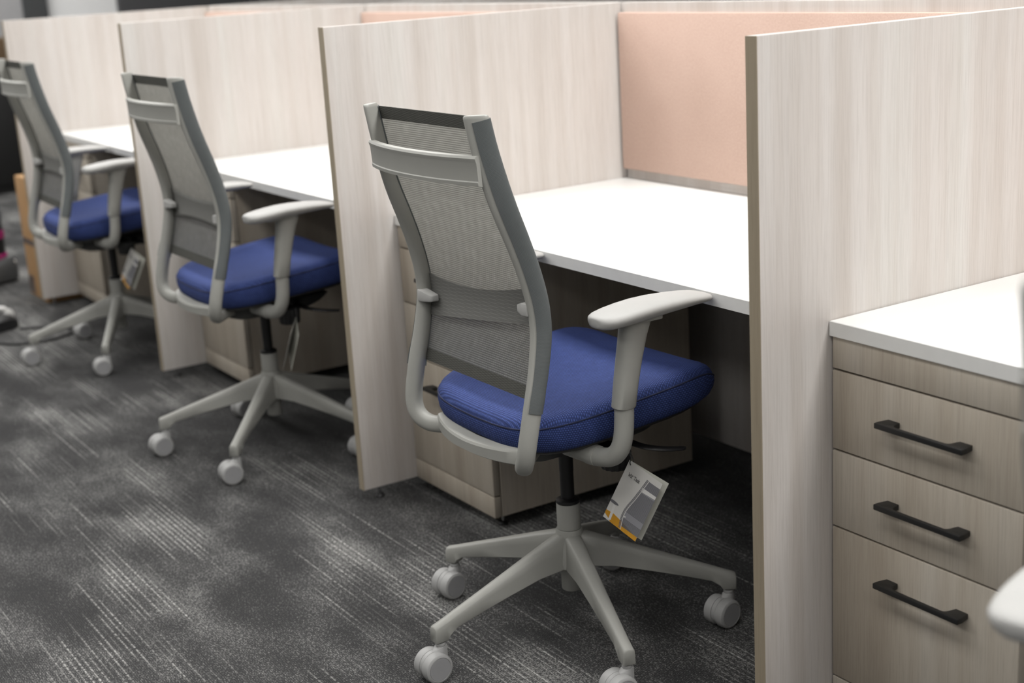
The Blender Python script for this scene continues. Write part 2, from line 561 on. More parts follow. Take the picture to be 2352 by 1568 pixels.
names = ['nearest pale wood divider panel at right, beside the drawer cabinet with black handles',
         'pale wood divider panel directly behind the nearest full chair, second from the right',
         'pale wood divider panel with the middle blue chair before it, third from the right',
         'farthest pale wood divider panel at left, beside the cardboard box']
for k in range(4): divider(-k * P_, names[k])
divider(-2 * P_, 'pale wood divider top showing beyond the back panel, right of the farther one', D_ + .025, 2.4)
divider(-3 * P_, 'far pale wood divider top showing beyond the back panel before the charcoal wall', D_ + .025, 2.4)

def cubicle(k, where):
    """bay to the right of divider k"""
    xl = -k * P_; xr = xl + P_ - T_
    # back panel
    t = empty('back_panel', (xl, D_, 0))
    W = xr - xl
    bm = bmesh.new(); add_box(bm, .0005, W - .0005, 0, 0.025, 0.05, H_, 0.0006, 1)
    mesh_obj('panel', bm, 'wood', t, 30)
    for xx in (.09, W - .09): glide(t, xx, .0125, .052)
    tag(t, 'pale wood back panel behind the pink board %s' % where, 'panel', 'cubicle back panels')
    # tackboard
    t = empty('tackboard', (xl, D_, 0))
    bm = bmesh.new(); add_box(bm, 0.012, W - .012, -0.0235, -0.0005, 0.765, 1.187, 0.003, 2)
    mesh_obj('felt_panel', bm, 'pink', t, 40)
    tag(t, 'blush pink felt pinboard %s' % where, 'pinboard', 'pink felt pinboards')
    # worktop
    t = empty('worktop', (xl, S_, 0))
    bm = bmesh.new(); add_box(bm, .001, W - .001, 0.001, D_ - S_ - .001, DESK - TD, DESK, 0.0012, 2)
    mesh_obj('slab', bm, 'white', t, 35)
    bm = bmesh.new(); add_box(bm, .001, W - .001, -0.0004, 0.001, DESK - TD + .0006, DESK - .0008)
    mesh_obj('edge_band', bm, 'white_edge', t, 0)
    tag(t, 'white laminate worktop %s' % where, 'worktop', 'white worktops')
    # drawer cabinet
    t = empty('drawer_cabinet', (xl, S_ + .004, 0))
    w = 0.394
    zt = DESK - TD - .001
    ff = 0.019
    bm = bmesh.new()
    add_box(bm, 0.004, w, ff + .003, 0.62, 0.032, zt, 0.0008, 1)
    mesh_obj('body', bm, 'wood_front', t, 30)
    gap = 0.0019
    def front(nm, z0, z1):
        o = box(nm, 0.004, w, 0, ff, z0 + gap, z1 - gap, 'wood_front', t, 0.0012, 2)
        return o
    front('top_rail', 0.654, zt + gap)
    front('plinth', 0.030, 0.087)
    def pull(par, zc):
        # bow handle with flared ends, plan outline extruded in z
        hl, proj_, bar = 0.0885, 0.030, 0.0075
        pts = [(-hl, -proj_), (hl, -proj_), (hl, -proj_ + .012), (hl - .004, 0), (hl - .028, 0)]
        for a in range(0, 91, 18):
            aa = math.radians(a)
            pts.append((hl - .030 - .008 + .008 * math.cos(aa) - .0, -proj_ + bar + .014 - .014 * math.sin(aa)))
        for a in range(90, -1, -18):
            aa = math.radians(a)
            pts.append((-hl + .038 - .008 * math.cos(aa), -proj_ + bar + .014 - .014 * math.sin(aa)))
        pts += [(-hl + .028, 0), (-hl + .004, 0), (-hl, -proj_ + .012)]
        o = prism('handle', pts, 0.0095, 'black_matte', par, 'z', -0.00475, 0.0012)
        c = par.location
        o.location = (0.197 + .004 - c.x + .012, -c.y, zc - c.z)
        return o
    d = front('drawer', 0.512, 0.654); pull(d, 0.590)
    d = front('drawer', 0.372, 0.512); pull(d, 0.450)
    d = front('drawer', 0.087, 0.372); pull(d, 0.310)
    for xx in (.03, w - .03): glide(t, xx, .04, .034)
    tag(t, 'wooden drawer cabinet with black bow handles %s' % where, 'cabinet', 'drawer cabinets')

cubicle(0, 'in the nearest bay at the right edge')
cubicle(1, 'in the bay of the nearest full chair')
cubicle(2, 'in the bay of the middle blue chair')
cubicle(3, 'in the farthest bay at left')

# ------------------------------------------------------------------ office chair
def mirror(bm):
    for v in bm.verts: v.co.x = -v.co.x
    bmesh.ops.reverse_faces(bm, faces=bm.faces)
    return bm

UP = [(.190, -.276, 1.105), (.191, -.274, 1.094), (.193, -.263, 1.038), (.198, -.247, .972), (.201, -.234, .929), (.203, -.214, .874),
      (.205, -.196, .818), (.207, -.183, .761), (.208, -.180, .706), (.210, -.191, .639), (.211, -.206, .579),
      (.210, -.219, .520), (.205, -.223, .487), (.193, -.220, .466), (.175, -.210, .454), (.157, -.197, .451), (.120, -.165, .450), (.07, -.11, .450)]
UPATH = catmull(UP, 76)
E1 = (.53, -.85); E2 = (.85, .53)
def lerp(a, b, t): return a + (b - a) * max(0.0, min(1.0, t))
def upr_dims(z):
    if z > .95: return .0225, .0082
    if z > .74: return lerp(.0225, .0195, (.95 - z) / .21), lerp(.0082, .0125, (.95 - z) / .21)
    return lerp(.0195, .0170, (.74 - z) / .16), lerp(.0125, .0168, (.74 - z) / .16)
def upr_pt(z, th, infl=0.0):
    L, w = upr_dims(z)
    c, s = math.cos(th), math.sin(th)
    a = (L + infl) * math.copysign(abs(c) ** .85, c); b = (w + infl) * math.copysign(abs(s) ** .85, s)
    return (E1[0] * a + E2[0] * b, E1[1] * a + E2[1] * b)
UFR = frames(UPATH, (1, 0, 0))
def upr_world(i, th, infl=0.0):
    T, U, V = UFR[i]
    a, b = upr_pt(UPATH[i].z if i < 52 else .5, th, infl)
    return UPATH[i] + U * a + V * b
I_TOP = next(i for i, p in enumerate(UPATH) if p.z < 1.090)
I_MESH0 = next(i for i, p in enumerate(UPATH) if p.z < 1.092)
I_MESH1 = max(i for i, p in enumerate(UPATH) if p.z > .578)
I_SLV1 = max(i for i, p in enumerate(UPATH) if p.z > .560)
def z_index(z):
    """fractional index on the upright path for a height (upper part)"""
    for i in range(len(UPATH) - 1):
        if UPATH[i].z >= z > UPATH[i + 1].z:
            return i + (UPATH[i].z - z) / (UPATH[i].z - UPATH[i + 1].z)
    return 0
def on_upright(z, th, infl=0.0):
    f = z_index(z); i = int(f); t = f - i
    return upr_world(i, th, infl).lerp(upr_world(i + 1, th, infl), t)

def back_strip(zf_top, zf_bot, nx, nz, xin, off, bow, thick):
    """curved strip between the uprights; zf(s) with s in -1..1; returns bm with uv"""
    bm = bmesh.new()
    uvl = bm.loops.layers.uv.verify()
    def P(s, t, lay):
        z = zf_top(s) + (zf_bot(s) - zf_top(s)) * t
        e = on_upright(z, math.radians(-15))
        x = (e.x - xin) * s
        return Vector((x, e.y - off - bow * (1 - s * s) - lay, z))
    g = []
    for lay in (0, thick):
        g.append([[bm.verts.new(P(-1 + 2 * i / nx, j / nz, lay)) for i in range(nx + 1)] for j in range(nz + 1)])
    def quad(a, b, c, d):
        f = bm.faces.new((a, b, c, d))
        for lp in f.loops: lp[uvl].uv = (lp.vert.co.x, lp.vert.co.z)
    for j in range(nz):
        for i in range(nx):
            quad(g[0][j][i], g[0][j + 1][i], g[0][j + 1][i + 1], g[0][j][i + 1])
            quad(g[1][j][i], g[1][j][i + 1], g[1][j + 1][i + 1], g[1][j + 1][i])
    for i in range(nx):
        quad(g[0][0][i], g[0][0][i + 1], g[1][0][i + 1], g[1][0][i])
        quad(g[0][nz][i + 1], g[0][nz][i], g[1][nz][i], g[1][nz][i + 1])
    for j in range(nz):
        quad(g[0][j][0], g[1][j][0], g[1][j + 1][0], g[0][j + 1][0])
        quad(g[0][j][nx], g[0][j + 1][nx], g[1][j + 1][nx], g[1][j][nx])
    bmesh.ops.recalc_face_normals(bm, faces=bm.faces)
    return bm

def lumbar_mesh(zl, zm, zr):
    """(top, bottom) heights left, middle, right"""
    def q(a, b, c):
        return lambda s: b + (c - a) / 2 * s + ((a + c) / 2 - b) * s * s
    return back_strip(q(zl[0], zm[0], zr[0]), q(zl[1], zm[1], zr[1]), 18, 6, .014, .004, .006, .003)

def lever_bm(side, z):
    bm = bmesh.new()
    e = on_upright(z, math.radians(180))
    x0, x1 = e.x + .004, e.x - .040
    yb = e.y + .004
    def sec(x, h, y0, y1, dz): return [Vector((x, y0, z + dz - h)), Vector((x, y1, z + dz - h * .9)), Vector((x, y1, z + dz + h * .9)), Vector((x, y0, z + dz + h))]
    rings = [sec(x0, .0125, yb + .008, yb - .008, 0), sec(e.x - .012, .0125, yb + .010, yb - .010, 0), sec(x1 + .004, .0075, yb + .016, yb - .002, -.003), sec(x1, .0060, yb + .016, yb + .001, -.003)]
    add_rings(bm, rings)
    bmesh.ops.recalc_face_normals(bm, faces=bm.faces)
    bmesh.ops.bevel(bm, geom=list(bm.edges), offset=0.0018, segments=2, profile=.5, affect='EDGES')
    return bm if side > 0 else mirror(bm)

# --- seat outline
def seat_outline(a):
    """plan point on the full outline for angle a"""
    c, s = math.cos(a), math.sin(a)
    n = 3.6 if s > 0 else 4.2
    x = .230 * math.copysign(abs(c) ** (2 / n), c)
    y = .239 * math.copysign(abs(s) ** (2 / n), s)
    x *= 1 + .04 * (y / .239)          # a little wider to the front
    return x, y + SY
SY = .029
def seat_z(x, y, w=1.0):
    """height change over the plan; w = 0 at the underside, 1 at the top"""
    z = (.085 + .02 * w) * (y + .2)                             # cushion rises to the front
    z -= (.004 + .050 * w) * max(0, (y - .155) / .115) ** 2     # waterfall front
    z += .010 * w * (x / .22) ** 2                              # raised sides
    z -= .006 * w * math.exp(-((x / .13) ** 2 + ((y + .02) / .15) ** 2))
    return z

def seat_bm():
    bm = bmesh.new()
    n = 64
    rows = [(.93, .466), (.97, .473), (.992, .486), (1.0, .499), (.997, .508)]
    top = [(.990, .513), (.975, .521), (.945, .527), (.89, .5305), (.75, .533), (.55, .534), (.32, .534), (.12, .534)]
    rings = []
    for k, z in rows + top:
        r = []
        for j in range(n):
            x, y = seat_outline(2 * PI * j / n)
            xx, yy = x * k, (y - SY) * k + SY
            r.append(Vector((xx, yy, z + seat_z(xx, yy, min(1, (z - .466) / .042)))))
        rings.append(r)
    uvl = bm.loops.layers.uv.verify()
    vr = add_rings(bm, rings)
    row = {}
    for i, r in enumerate(vr):
        for v in r: row[v] = i
    for f in bm.faces:
        side = max(row[v] for v in f.verts) <= len(rows)
        for lp in f.loops:
            co = lp.vert.co
            lp[uvl].uv = (co.x * .8 + co.y * .6, co.z + .25) if side else (co.x, co.y)
    return bm

def piping_bm():
    bm = bmesh.new()
    n = 72
    rings = []
    for j in range(n):
        x, y = seat_outline(2 * PI * j / n)
        xx, yy = x * .995, (y - SY) * .995 + SY
        c = Vector((xx, yy, .5105 + seat_z(xx, yy)))
        out = Vector((x, y - SY, 0)).normalized()
        rings.append([c + out * (.0017 * math.cos(t)) + Vector((0, 0, .0017 * math.sin(t))) for t in [2 * PI * q / 6 for q in range(6)]])
    vr = [[bm.verts.new(p) for p in r] for r in rings]
    for i in range(n):
        for j in range(6):
            bm.faces.new((vr[i][j], vr[i][(j + 1) % 6], vr[(i + 1) % n][(j + 1) % 6], vr[(i + 1) % n][j]))
    bmesh.ops.recalc_face_normals(bm, faces=bm.faces)
    return bm

def leg_bm():
    """one arm of the star base, along +x"""
    bm = bmesh.new()
    st = [ # r, ztop, zbot, half width top, half width bottom
        (.000, .216, .150, .016, .020), (.022, .216, .146, .017, .022), (.045, .209, .144, .0165, .0215), (.09, .194, .1405, .015, .019),
        (.16, .1695, .126, .0135, .0165), (.23, .1455, .1105, .012, .0145), (.285, .1265, .097, .0112, .0132), (.302, .1205, .086, .011, .013),
        (.309, .118, .077, .011, .0130), (.324, .1130, .0765, .0112, .0130), (.3335, .1100, .0766, .0110, .0125), (.3352, .1070, .0775, .0098, .0112)]
    rings = []
    for r, zt, zb, wt, wb in st:
        h = zt - zb
        pr = [(-wb, zb + .002), (-wb * .86, zb), (wb * .86, zb), (wb, zb + .002), (lerp(wb, wt, .6), zb + h * .6), (wt, zt - .006), (wt * .72, zt - .0015), (0, zt), (-wt * .72, zt - .0015), (-wt, zt - .006), (-lerp(wb, wt, .6), zb + h * .6)]
        rings.append([Vector((r, a, z)) for a, z in pr])
    add_rings(bm, rings)
    bmesh.ops.recalc_face_normals(bm, faces=bm.faces)
    return bm

def caster(parent):
    bm = bmesh.new()
    # hood and stem; local origin at the swivel on the floor
    lathe_bm(bm, [(.0055, .052), (.0055, .080)], 10, 'z')
    lathe_bm(bm, [(.0095, .066), (.0105, .068), (.0105, .072), (.0095, .0735)], 14, 'z')
    rings = []
    for y, z0, z1, w in [(.010, .040, .069, .0075), (.004, .034, .070, .0095), (-.008, .022, .067, .0105), (-.02, .016, .058, .0045), (-.034, .02, .05, .0045), (-.042, .025, .038, .0040)]:
        rings.append([Vector((-w, y, z0)), Vector((w, y, z0)), Vector((w, y, z1 - .003)), Vector((w * .6, y, z1)), Vector((-w * .6, y, z1)), Vector((-w, y, z1 - .003))])
    add_rings(bm, rings)
    bmesh.ops.recalc_face_normals(bm, faces=bm.faces)
    c = mesh_obj('caster', bm, 'wheel_grey', parent, 40)
    R = .0305
    lathe('wheel_housing', [(R - .004, -.0052), (R - .0022, -.0048), (R - .0022, .0048), (R - .004, .0052)], 'wheel_grey', c, 28, 'x', (0, -.020, R + .0012))
    for s in (-1, 1):
        prof = [(R - .004, .0050), (R - .001, .0058), (R, .0080), (R, .0205), (R - .0012, .0245), (R - .0045, .0268), (R - .0062, .0270), (R - .0066, .0260), (.002, .0260)]
        prof = [(r, h * s) for r, h in prof]
        bm = bmesh.new()
        lathe_bm(bm, prof, 28, 'x', (0, -.020, R))
        bmesh.ops.recalc_face_normals(bm, faces=bm.faces)
        w = mesh_obj('wheel', bm, 'wheel_grey', c, 35)
        lathe('hub_cap', [(R - .0072, .0262 * s), (R - .0076, .0268 * s), (.002, .0268 * s)], 'cap_grey', c, 28, 'x', (0, -.020, R))
    return c

def arm_parts(root, side):
    sx = side
    def X(pts): return [(x * sx, y, z) for x, y, z in pts]
    tube('arm_tube', X([(.270, -.049, .575), (.270, -.050, .535), (.269, -.053, .500), (.262, -.057, .474), (.243, -.061, .456), (.215, -.066, .449), (.180, -.070, .448), (.12, -.075, .448)]), .0182, 'grey_plastic', root, 16, 36, (0, 1, 0))
    # bracket clamped over the tube end
    bm = bmesh.new()
    path = [Vector((x * sx, y, z)) for x, y, z in [(.208, -.067, .449), (.190, -.069, .449), (.165, -.072, .451), (.135, -.076, .455)]]
    rr = [(.0200, .0200), (.0206, .0206), (.021, .017), (.022, .010)]
    sweep(bm, path, lambda i, t: [(a, b) for a, b in circ(rr[i][0], 14, rr[i][1])], (0, 1, 0))
    bmesh.ops.recalc_face_normals(bm, faces=bm.faces)
    mesh_obj('arm_bracket', bm, 'grey_plastic', root, 40)
    # tapering post sleeve
    bm = bmesh.new()
    st = [(.5550, -.0500, .0190, .0200), (.5570, -.0500, .0203, .0214), (.595, -.0440, .0203, .0224), (.64, -.0350, .0203, .0242), (.685, -.0245, .0205, .0272), (.7140, -.0170, .0215, .0315)]
    rings = []
    for z, yc, rx, ry in st:
        ring = []
        for k in range(20):
            a = 2 * PI * k / 20; c, s = math.cos(a), math.sin(a)
            ring.append(Vector((.270 * sx + rx * math.copysign(abs(c) ** .8, c), yc + ry * math.copysign(abs(s) ** .8, s), z)))
        rings.append(ring)
    add_rings(bm, rings)
    bmesh.ops.recalc_face_normals(bm, faces=bm.faces)
    mesh_obj('arm_post', bm, 'grey_plastic', root, 40)
    # pad
    bm = bmesh.new()
    st = [ # y, half width, z of top, thickness
        (-.110, .012, .7300, .014), (-.108, .022, .7325, .019), (-.101, .032, .7350, .024), (-.089, .0395, .7375, .0275), (-.068, .0440, .7405, .0295), (-.038, .0460, .7440, .031),
        (-.005, .0460, .7465, .031), (.03, .0445, .7470, .029), (.07, .0415, .7455, .0255), (.100, .0385, .7430, .0215), (.122, .0355, .7400, .018), (.134, .0310, .7375, .015), (.141, .022, .7355, .0115), (.143, .012, .7340, .008)]
    rings = []
    for y, w, zt, th in st:
        ring = []
        for k in range(24):
            a = 2 * PI * k / 24; c, s = math.cos(a), math.sin(a)
            px = w * math.copysign(abs(c) ** .62, c)
            if s >= 0: pz = zt - th * .45 + th * .45 * abs(s) ** .75 - .0025 * (px / max(w, .001)) ** 2 * 0
            else: pz = zt - th * .45 - th * .55 * abs(s) ** .9
            if s < 0: px *= .93
            ring.append(Vector(((.270 + .004) * sx + px, y, pz)))
        rings.append(ring)
    add_rings(bm, rings)
    bmesh.ops.recalc_face_normals(bm, faces=bm.faces)
    pad = mesh_obj('arm_pad', bm, 'pad_plastic', root, 60)
    # lip under the pad
    prism('pad_mount', [((.27 - .024) * sx, -.055), ((.27 + .024) * sx, -.055), ((.27 + .024) * sx, .028), ((.27 - .024) * sx, .028)], .012, 'grey_plastic', pad, 'z', .7095, .003)

BACK_NAMES = ('back_upright', 'mesh_sleeve', 'mesh_back', 'top_band', 'mesh_hem', 'lumbar_pad', 'lumbar_lever')

def make_chair(name, lumb, levers):
    root = empty(name)
    # star base
    bm = bmesh.new()
    lathe_bm(bm, [(.020, .090), (.0215, .092), (.0215, .132), (.026, .140), (.040, .146), (.041, .160), (.036, .190), (.0285, .212), (.0275, .221), (.0262, .2235), (.015, .2235)], 28)
    hub = mesh_obj('star_base', bm, 'grey_plastic', root, 40)
    leg = None
    for k in range(5):
        if leg is None:
            leg = mesh_obj('base_leg', leg_bm(), 'grey_plastic', hub, 50)
        else:
            l2 = leg.copy(); COL.objects.link(l2); l2.parent = hub
            l2.rotation_euler = (0, 0, k * 2 * PI / 5)
    cs = caster(root)
    for k in range(4): copy_tree(cs, root)
    # column
    lathe('column_sleeve', [(.0232, .2237), (.0243, .2245), (.0243, .276), (.0233, .278), (.0150, .2782)], 'grey_plastic', root, 28)
    lathe('gas_cylinder', [(.0140, .26), (.0140, .345), (.0145, .347), (.0145, .41)], 'black', root, 20)
    lathe('column_collar', [(.0215, .2785), (.0245, .280), (.0245, .2855), (.019, .2885), (.0145, .2890)], 'black', root, 24)
    # mechanism under the seat
    bm = bmesh.new()
    rings = []
    for z, x, y0, y1 in [(.398, .045, -.07, .075), (.405, .062, -.10, .11), (.425, .095, -.145, .135), (.455, .125, -.165, .155)]:
        rings.append([Vector((-x, y0, z)), Vector((x, y0, z)), Vector((x, y1, z)), Vector((-x, y1, z))])
    add_rings(bm, rings)
    bmesh.ops.bevel(bm, geom=list(bm.edges), offset=.006, segments=2, profile=.5, affect='EDGES')
    mech = mesh_obj('tilt_mechanism', bm, 'black', root, 40)
    bm = bmesh.new()
    rings = []
    for x, y0, y1, z0, z1 in [(.06, -.03, .03, .412, .44), (.12, -.02, .02, .418, .438), (.17, -.012, .014, .422, .434)]:
        rings.append([Vector((x, y0, z0)), Vector((x, y1, z0)), Vector((x, y1, z1)), Vector((x, y0, z1))])
    add_rings(bm, rings)
    bmesh.ops.recalc_face_normals(bm, faces=bm.faces)
    mesh_obj('knob_arm', bm, 'black', mech, 30)
    # fluted tension knob
    bm = bmesh.new()
    rings = []
    for z, r in [(.392, .020), (.394, .0265), (.398, .0285), (.425, .0300), (.436, .0285), (.440, .022)]:
        rings.append([Vector((.155 + (r + .0011 * math.cos(14 * 2 * PI * k / 56)) * math.cos(2 * PI * k / 56), .010 + (r + .0011 * math.cos(14 * 2 * PI * k / 56)) * math.sin(2 * PI * k / 56), z)) for k in range(56)])
    add_rings(bm, rings)
    mesh_obj('tension_knob', bm, 'black', root, 30)
    # two paddle levers
    for pts in ([(.10, .060, .428), (.17, .058, .430), (.196, .085, .424), (.206, .118, .4185), (.207, .140, .4150)], [(-.10, .05, .428), (-.17, .05, .430), (-.20, .075, .424), (-.208, .115, .417)]):
        bm = bmesh.new()
        path = catmull(pts, 14)
        sweep(bm, path, lambda i, t: circ(lerp(.012, .006, t * 1.0) if t < .95 else .003, 10, .0035), (0, 1, 0) if pts[0][0] > 0 else (0, -1, 0))
        bmesh.ops.recalc_face_normals(bm, faces=bm.faces)
        mesh_obj('paddle_lever', bm, 'black', root, 45)
    # seat
    seat = mesh_obj('seat_cushion', seat_bm(), 'blue', root, 60)
    mesh_obj('piping', piping_bm(), 'blue_side', seat, 60)
    bm = bmesh.new()
    rings = []
    for k, z in [(.55, .438), (.72, .446), (.88, .456), (.915, .462), (.915, .470)]:
        so = [seat_outline(2 * PI * j / 40) for j in range(40)]
        rings.append([Vector((x * k, (y - SY) * k + SY, z + seat_z(0, (y - SY) * k + SY, 0))) for x, y in so])
    add_rings(bm, rings)
    mesh_obj('seat_pan', bm, 'black', root, 50)
    # uprights
    for s in (1, -1):
        bm = bmesh.new()
        n = 22
        rings = []
        for i in range(I_TOP, len(UPATH)):
            rings.append([upr_world(i, 2 * PI * k / n) for k in range(n)])
        # domed top
        c = sum((p for p in rings[0]), Vector()) / n
        def flat_ring(z, k):
            return [Vector((c.x + (p.x - c.x) * k, c.y + (p.y - c.y) * k - (z - c.z) * .2, z)) for p in rings[0]]
        add_rings(bm, [flat_ring(1.0985, .86), flat_ring(1.0965, .97), flat_ring(1.092, 1.0)] + rings[3:])
        bmesh.ops.recalc_face_normals(bm, faces=bm.faces)
        if s < 0: mirror(bm)
        mesh_obj('back_upright', bm, 'grey_plastic', root, 50)
        # fabric sleeve wrapped round the outer side
        bm = bmesh.new()
        ths = [math.radians(a) for a in range(-62, 109, 10)]
        rings = []
        arc = 0
        for i in range(I_MESH0, I_SLV1 + 1):
            lipped = .0022 if i > I_SLV1 - 3 else .0013
            outer = [upr_world(i, t, lipped) for t in ths]
            inner = [upr_world(i, t, -.0004) for t in reversed(ths)]
            rings.append(outer + inner)
        nt_ = len(rings[0])
        def uvs(i, j): return (j * .003, i * .0105)
        add_rings(bm, rings, True, True, uvs)
        bmesh.ops.recalc_face_normals(bm, faces=bm.faces)
        if s < 0: mirror(bm)
        mesh_obj('mesh_sleeve', bm, 'sleeve', root, 50)
    # mesh
    bm = bmesh.new()
    uvl = bm.loops.layers.uv.verify()
    NX = 20
    g = []
    zz = 0
    prev = None
    for i in range(I_MESH0, I_MESH1 + 1):
        e = upr_world(i, math.radians(-25), -.001)
        if prev is not None: zz += (e - prev).length
        prev = e
        g.append([(bm.verts.new((e.x * (-1 + 2 * k / NX), e.y, e.z)), (e.x * (-1 + 2 * k / NX), zz)) for k in range(NX + 1)])
    for r0, r1 in zip(g, g[1:]):
        for k in range(NX):
            qd = (r0[k], r0[k + 1], r1[k + 1], r1[k])
            f = bm.faces.new([q[0] for q in qd])
            for lp, q in zip(f.loops, qd): lp[uvl].uv = q[1]
    mesh_obj('mesh_back', bm, 'mesh', root, 60)
    for zt, zb in ((1.092, 1.068), (.600, .577)):
        mesh_obj('mesh_hem', back_strip(lambda s: zt, lambda s: zb, 10, 3, .004, .0006, .0, .0016), 'hem', root, 40)
    # top band, bowed to the rear
    bm = bmesh.new()
    path = []
    nb = 25
    for k in range(nb):
        s = -1 + 2 * k / (nb - 1)
        e = on_upright(1.004, math.radians(140))
        path.append((s, Vector(((e.x + .003) * s, e.y - .004 - .028 * (1 - abs(s) ** 2.2), 1.004))))
    rings = []
    for s, p in path:
        hh = .0265
        ring = []
        for dy, dz in [(.004, -hh), (-.004, -hh + .002), (-.0045, -hh + .008), (-.0032, -hh + .010), (-.0035, hh - .012), (-.0045, hh - .009), (-.0055, hh - .004), (-.003, hh), (.006, hh + .001), (.004, hh - .004)]:
            z = p.z + dz
            yref = on_upright(z, math.radians(140)).y - on_upright(1.004, math.radians(140)).y
            ring.append(Vector((p.x, p.y + dy + yref * .25, z)))
        rings.append(ring)
    add_rings(bm, rings)
    bmesh.ops.recalc_face_normals(bm, faces=bm.faces)
    mesh_obj('top_band', bm, 'grey_plastic', root, 28)
    # lumbar
    mesh_obj('lumbar_pad', lumbar_mesh(*lumb), 'lumbar', root, 50)
    mesh_obj('lumbar_lever', lever_bm(-1, levers[0]), 'pad_plastic', root, 35)
    mesh_obj('lumbar_lever', lever_bm(1, levers[1]), 'pad_plastic', root, 35)
    # lower cross bar between the bends
    bm = bmesh.new()
    rings = []
    for k in range(21):
        s = -1 + 2 * k / 20
        p = Vector((.150 * s, -.190 - .030 * (1 - abs(s) ** 2.2), .461 - .004 * (1 - s * s)))
        hh = .0125 + .003 * abs(s)
        rings.append([p + Vector((0, dy, dz)) for dy, dz in [(.018, -hh), (-.008, -hh), (-.0125, -hh + .003), (-.0135, hh - .005), (-.011, hh - .0005), (.000, hh + .0015), (.018, hh)]])
    add_rings(bm, rings)
    bmesh.ops.recalc_face_normals(bm, faces=bm.faces)
    mesh_obj('cross_bar', bm, 'grey_plastic', root, 30)
    arm_parts(root, 1); arm_parts(root, -1)
    return root

def base_name(o): return o.name.split('.')[0]

def set_chair(root, x, y, rz, ph, tilt=0.0):
    """place a chair; ph = world angle of one base arm; tilt = extra recline of the back (rad)"""
    root.location = (x, y, 0)
    root.rotation_euler = (0, 0, rz)
    k = 0
    piv = Matrix.Translation((0, -.20, .45)) @ Matrix.Rotation(tilt, 4, 'X') @ Matrix.Translation((0, .20, -.45))
    for ch in root.children:
        n = base_name(ch)
        if n == 'star_base': ch.rotation_euler = (0, 0, ph - rz)
        elif n == 'caster':
            a = ph - rz + k * 2 * PI / 5
            ch.location = (.320 * math.cos(a), .320 * math.sin(a), 0)
            ch.rotation_euler = (0, 0, math.radians([6, -4, 9, 2, -7][k]))
            k += 1
        elif n == 'arm_pad' and tilt: ch.location = (0, -.030, 0)
        elif n in BACK_NAMES and tilt:
            ch.matrix_basis = piv

chair1 = make_chair('office_chair', ((.752, .668), (.752, .692), (.790, .716)), (.712, .750))
set_chair(chair1, -.5855, .005, 0.0, math.radians(55.17))
tag(chair1, 'nearest full grey mesh task chair with blue seat, sharp, right of centre', 'office chair', 'blue seated task chairs')
# the other chairs have a level lumbar pad
chair2 = copy_tree(chair1)
for ch in list(chair2.children):
    if base_name(ch) == 'lumbar_pad':
        bm = lumbar_mesh((.765, .68), (.755, .695), (.765, .68)); me = bpy.data.meshes.new('lumbar_pad'); bm.to_mesh(me); bm.free()
        me.materials.append(M['lumbar']); ch.data = me
        for p in me.polygons: p.use_smooth = True
first = True
for ch in list(chair2.children):
    if base_name(ch) == 'lumbar_lever':
        bm = lever_bm(-1 if first else 1, .722); me = bpy.data.meshes.new('lumbar_lever'); bm.to_mesh(me); bm.free()
        me.materials.append(M['pad_plastic']); ch.data = me
        first = False
chair3 = copy_tree(chair2)
chair4 = copy_tree(chair2)
set_chair(chair2, -2.132, .023, math.radians(.2), math.radians(28.5), -.020 / .65)
set_chair(chair3, -3.551, .0246, math.radians(-1.14), math.radians(43.8), -.018 / .65)
set_chair(chair4, 1.137, -.3356, math.radians(12), math.radians(20))
tag(chair2, 'middle grey mesh task chair with blue seat, between the second and third dividers', 'office chair', 'blue seated task chairs')
tag(chair3, 'farthest, blurred grey mesh task chair with blue seat at the left edge', 'office chair', 'blue seated task chairs')
tag(chair4, 'chair cut by the right edge, only its pale arm pad showing before the drawers', 'office chair', 'blue seated task chairs')

# ------------------------------------------------------------------ hang tags
LETTERS = {  # strokes in a 1-high cell, with slab serifs
    'W': (1.05, [[(0.08, 1), (.30, 0)], [(.30, 0), (.52, .8)], [(.52, .8), (.74, 0)], [(.74, 0), (.96, 1)], [(0, 1), (.2, 1)], [(.84, 1), (1.04, 1)]]),
    'i': (.36, [[(.18, .66), (.18, 0)], [(.05, .66), (.18, .66)], [(.03, 0), (.33, 0)], [(.16, .90), (.16, .97)]]),
    't': (.45, [[(.2, .9), (.2, .12)], [(.2, .12), (.28, 0)], [(.28, 0), (.42, .04)], [(.04, .66), (.4, .66)]]),
    '*': (.26, [[(.05, .85), (.21, .85)], [(.13, .76), (.13, .94)]]),
    ' ': (.36, []),
    'T': (.82, [[(.4, 1), (.4, 0)], [(.04, 1), (.76, 1)], [(.04, 1), (.04, .82)], [(.76, 1), (.76, .82)], [(.24, 0), (.56, 0)]]),
    'a': (.62, [[(.1, .6), (.3, .68)], [(.3, .68), (.46, .56)], [(.46, .56), (.46, .04)], [(.46, .04), (.58, 0)], [(.46, .38), (.2, .36)], [(.2, .36), (.06, .2)], [(.06, .2), (.16, .02)], [(.16, .02), (.46, .14)]]),
    's': (.52, [[(.44, .6), (.26, .68)], [(.26, .68), (.08, .54)], [(.08, .54), (.4, .26)], [(.4, .26), (.42, .1)], [(.42, .1), (.24, 0)], [(.24, 0), (.06, .08)], [(.44, .7), (.44, .55)], [(.06, .0), (.06, .16)]]),
    'k': (.66, [[(.14, 1), (.14, 0)], [(.02, 1), (.14, 1)], [(.02, 0), (.28, 0)], [(.16, .26), (.5, .66)], [(.28, .38), (.54, 0)], [(.4, .66), (.6, .66)], [(.42, 0), (.64, 0)]]),
}

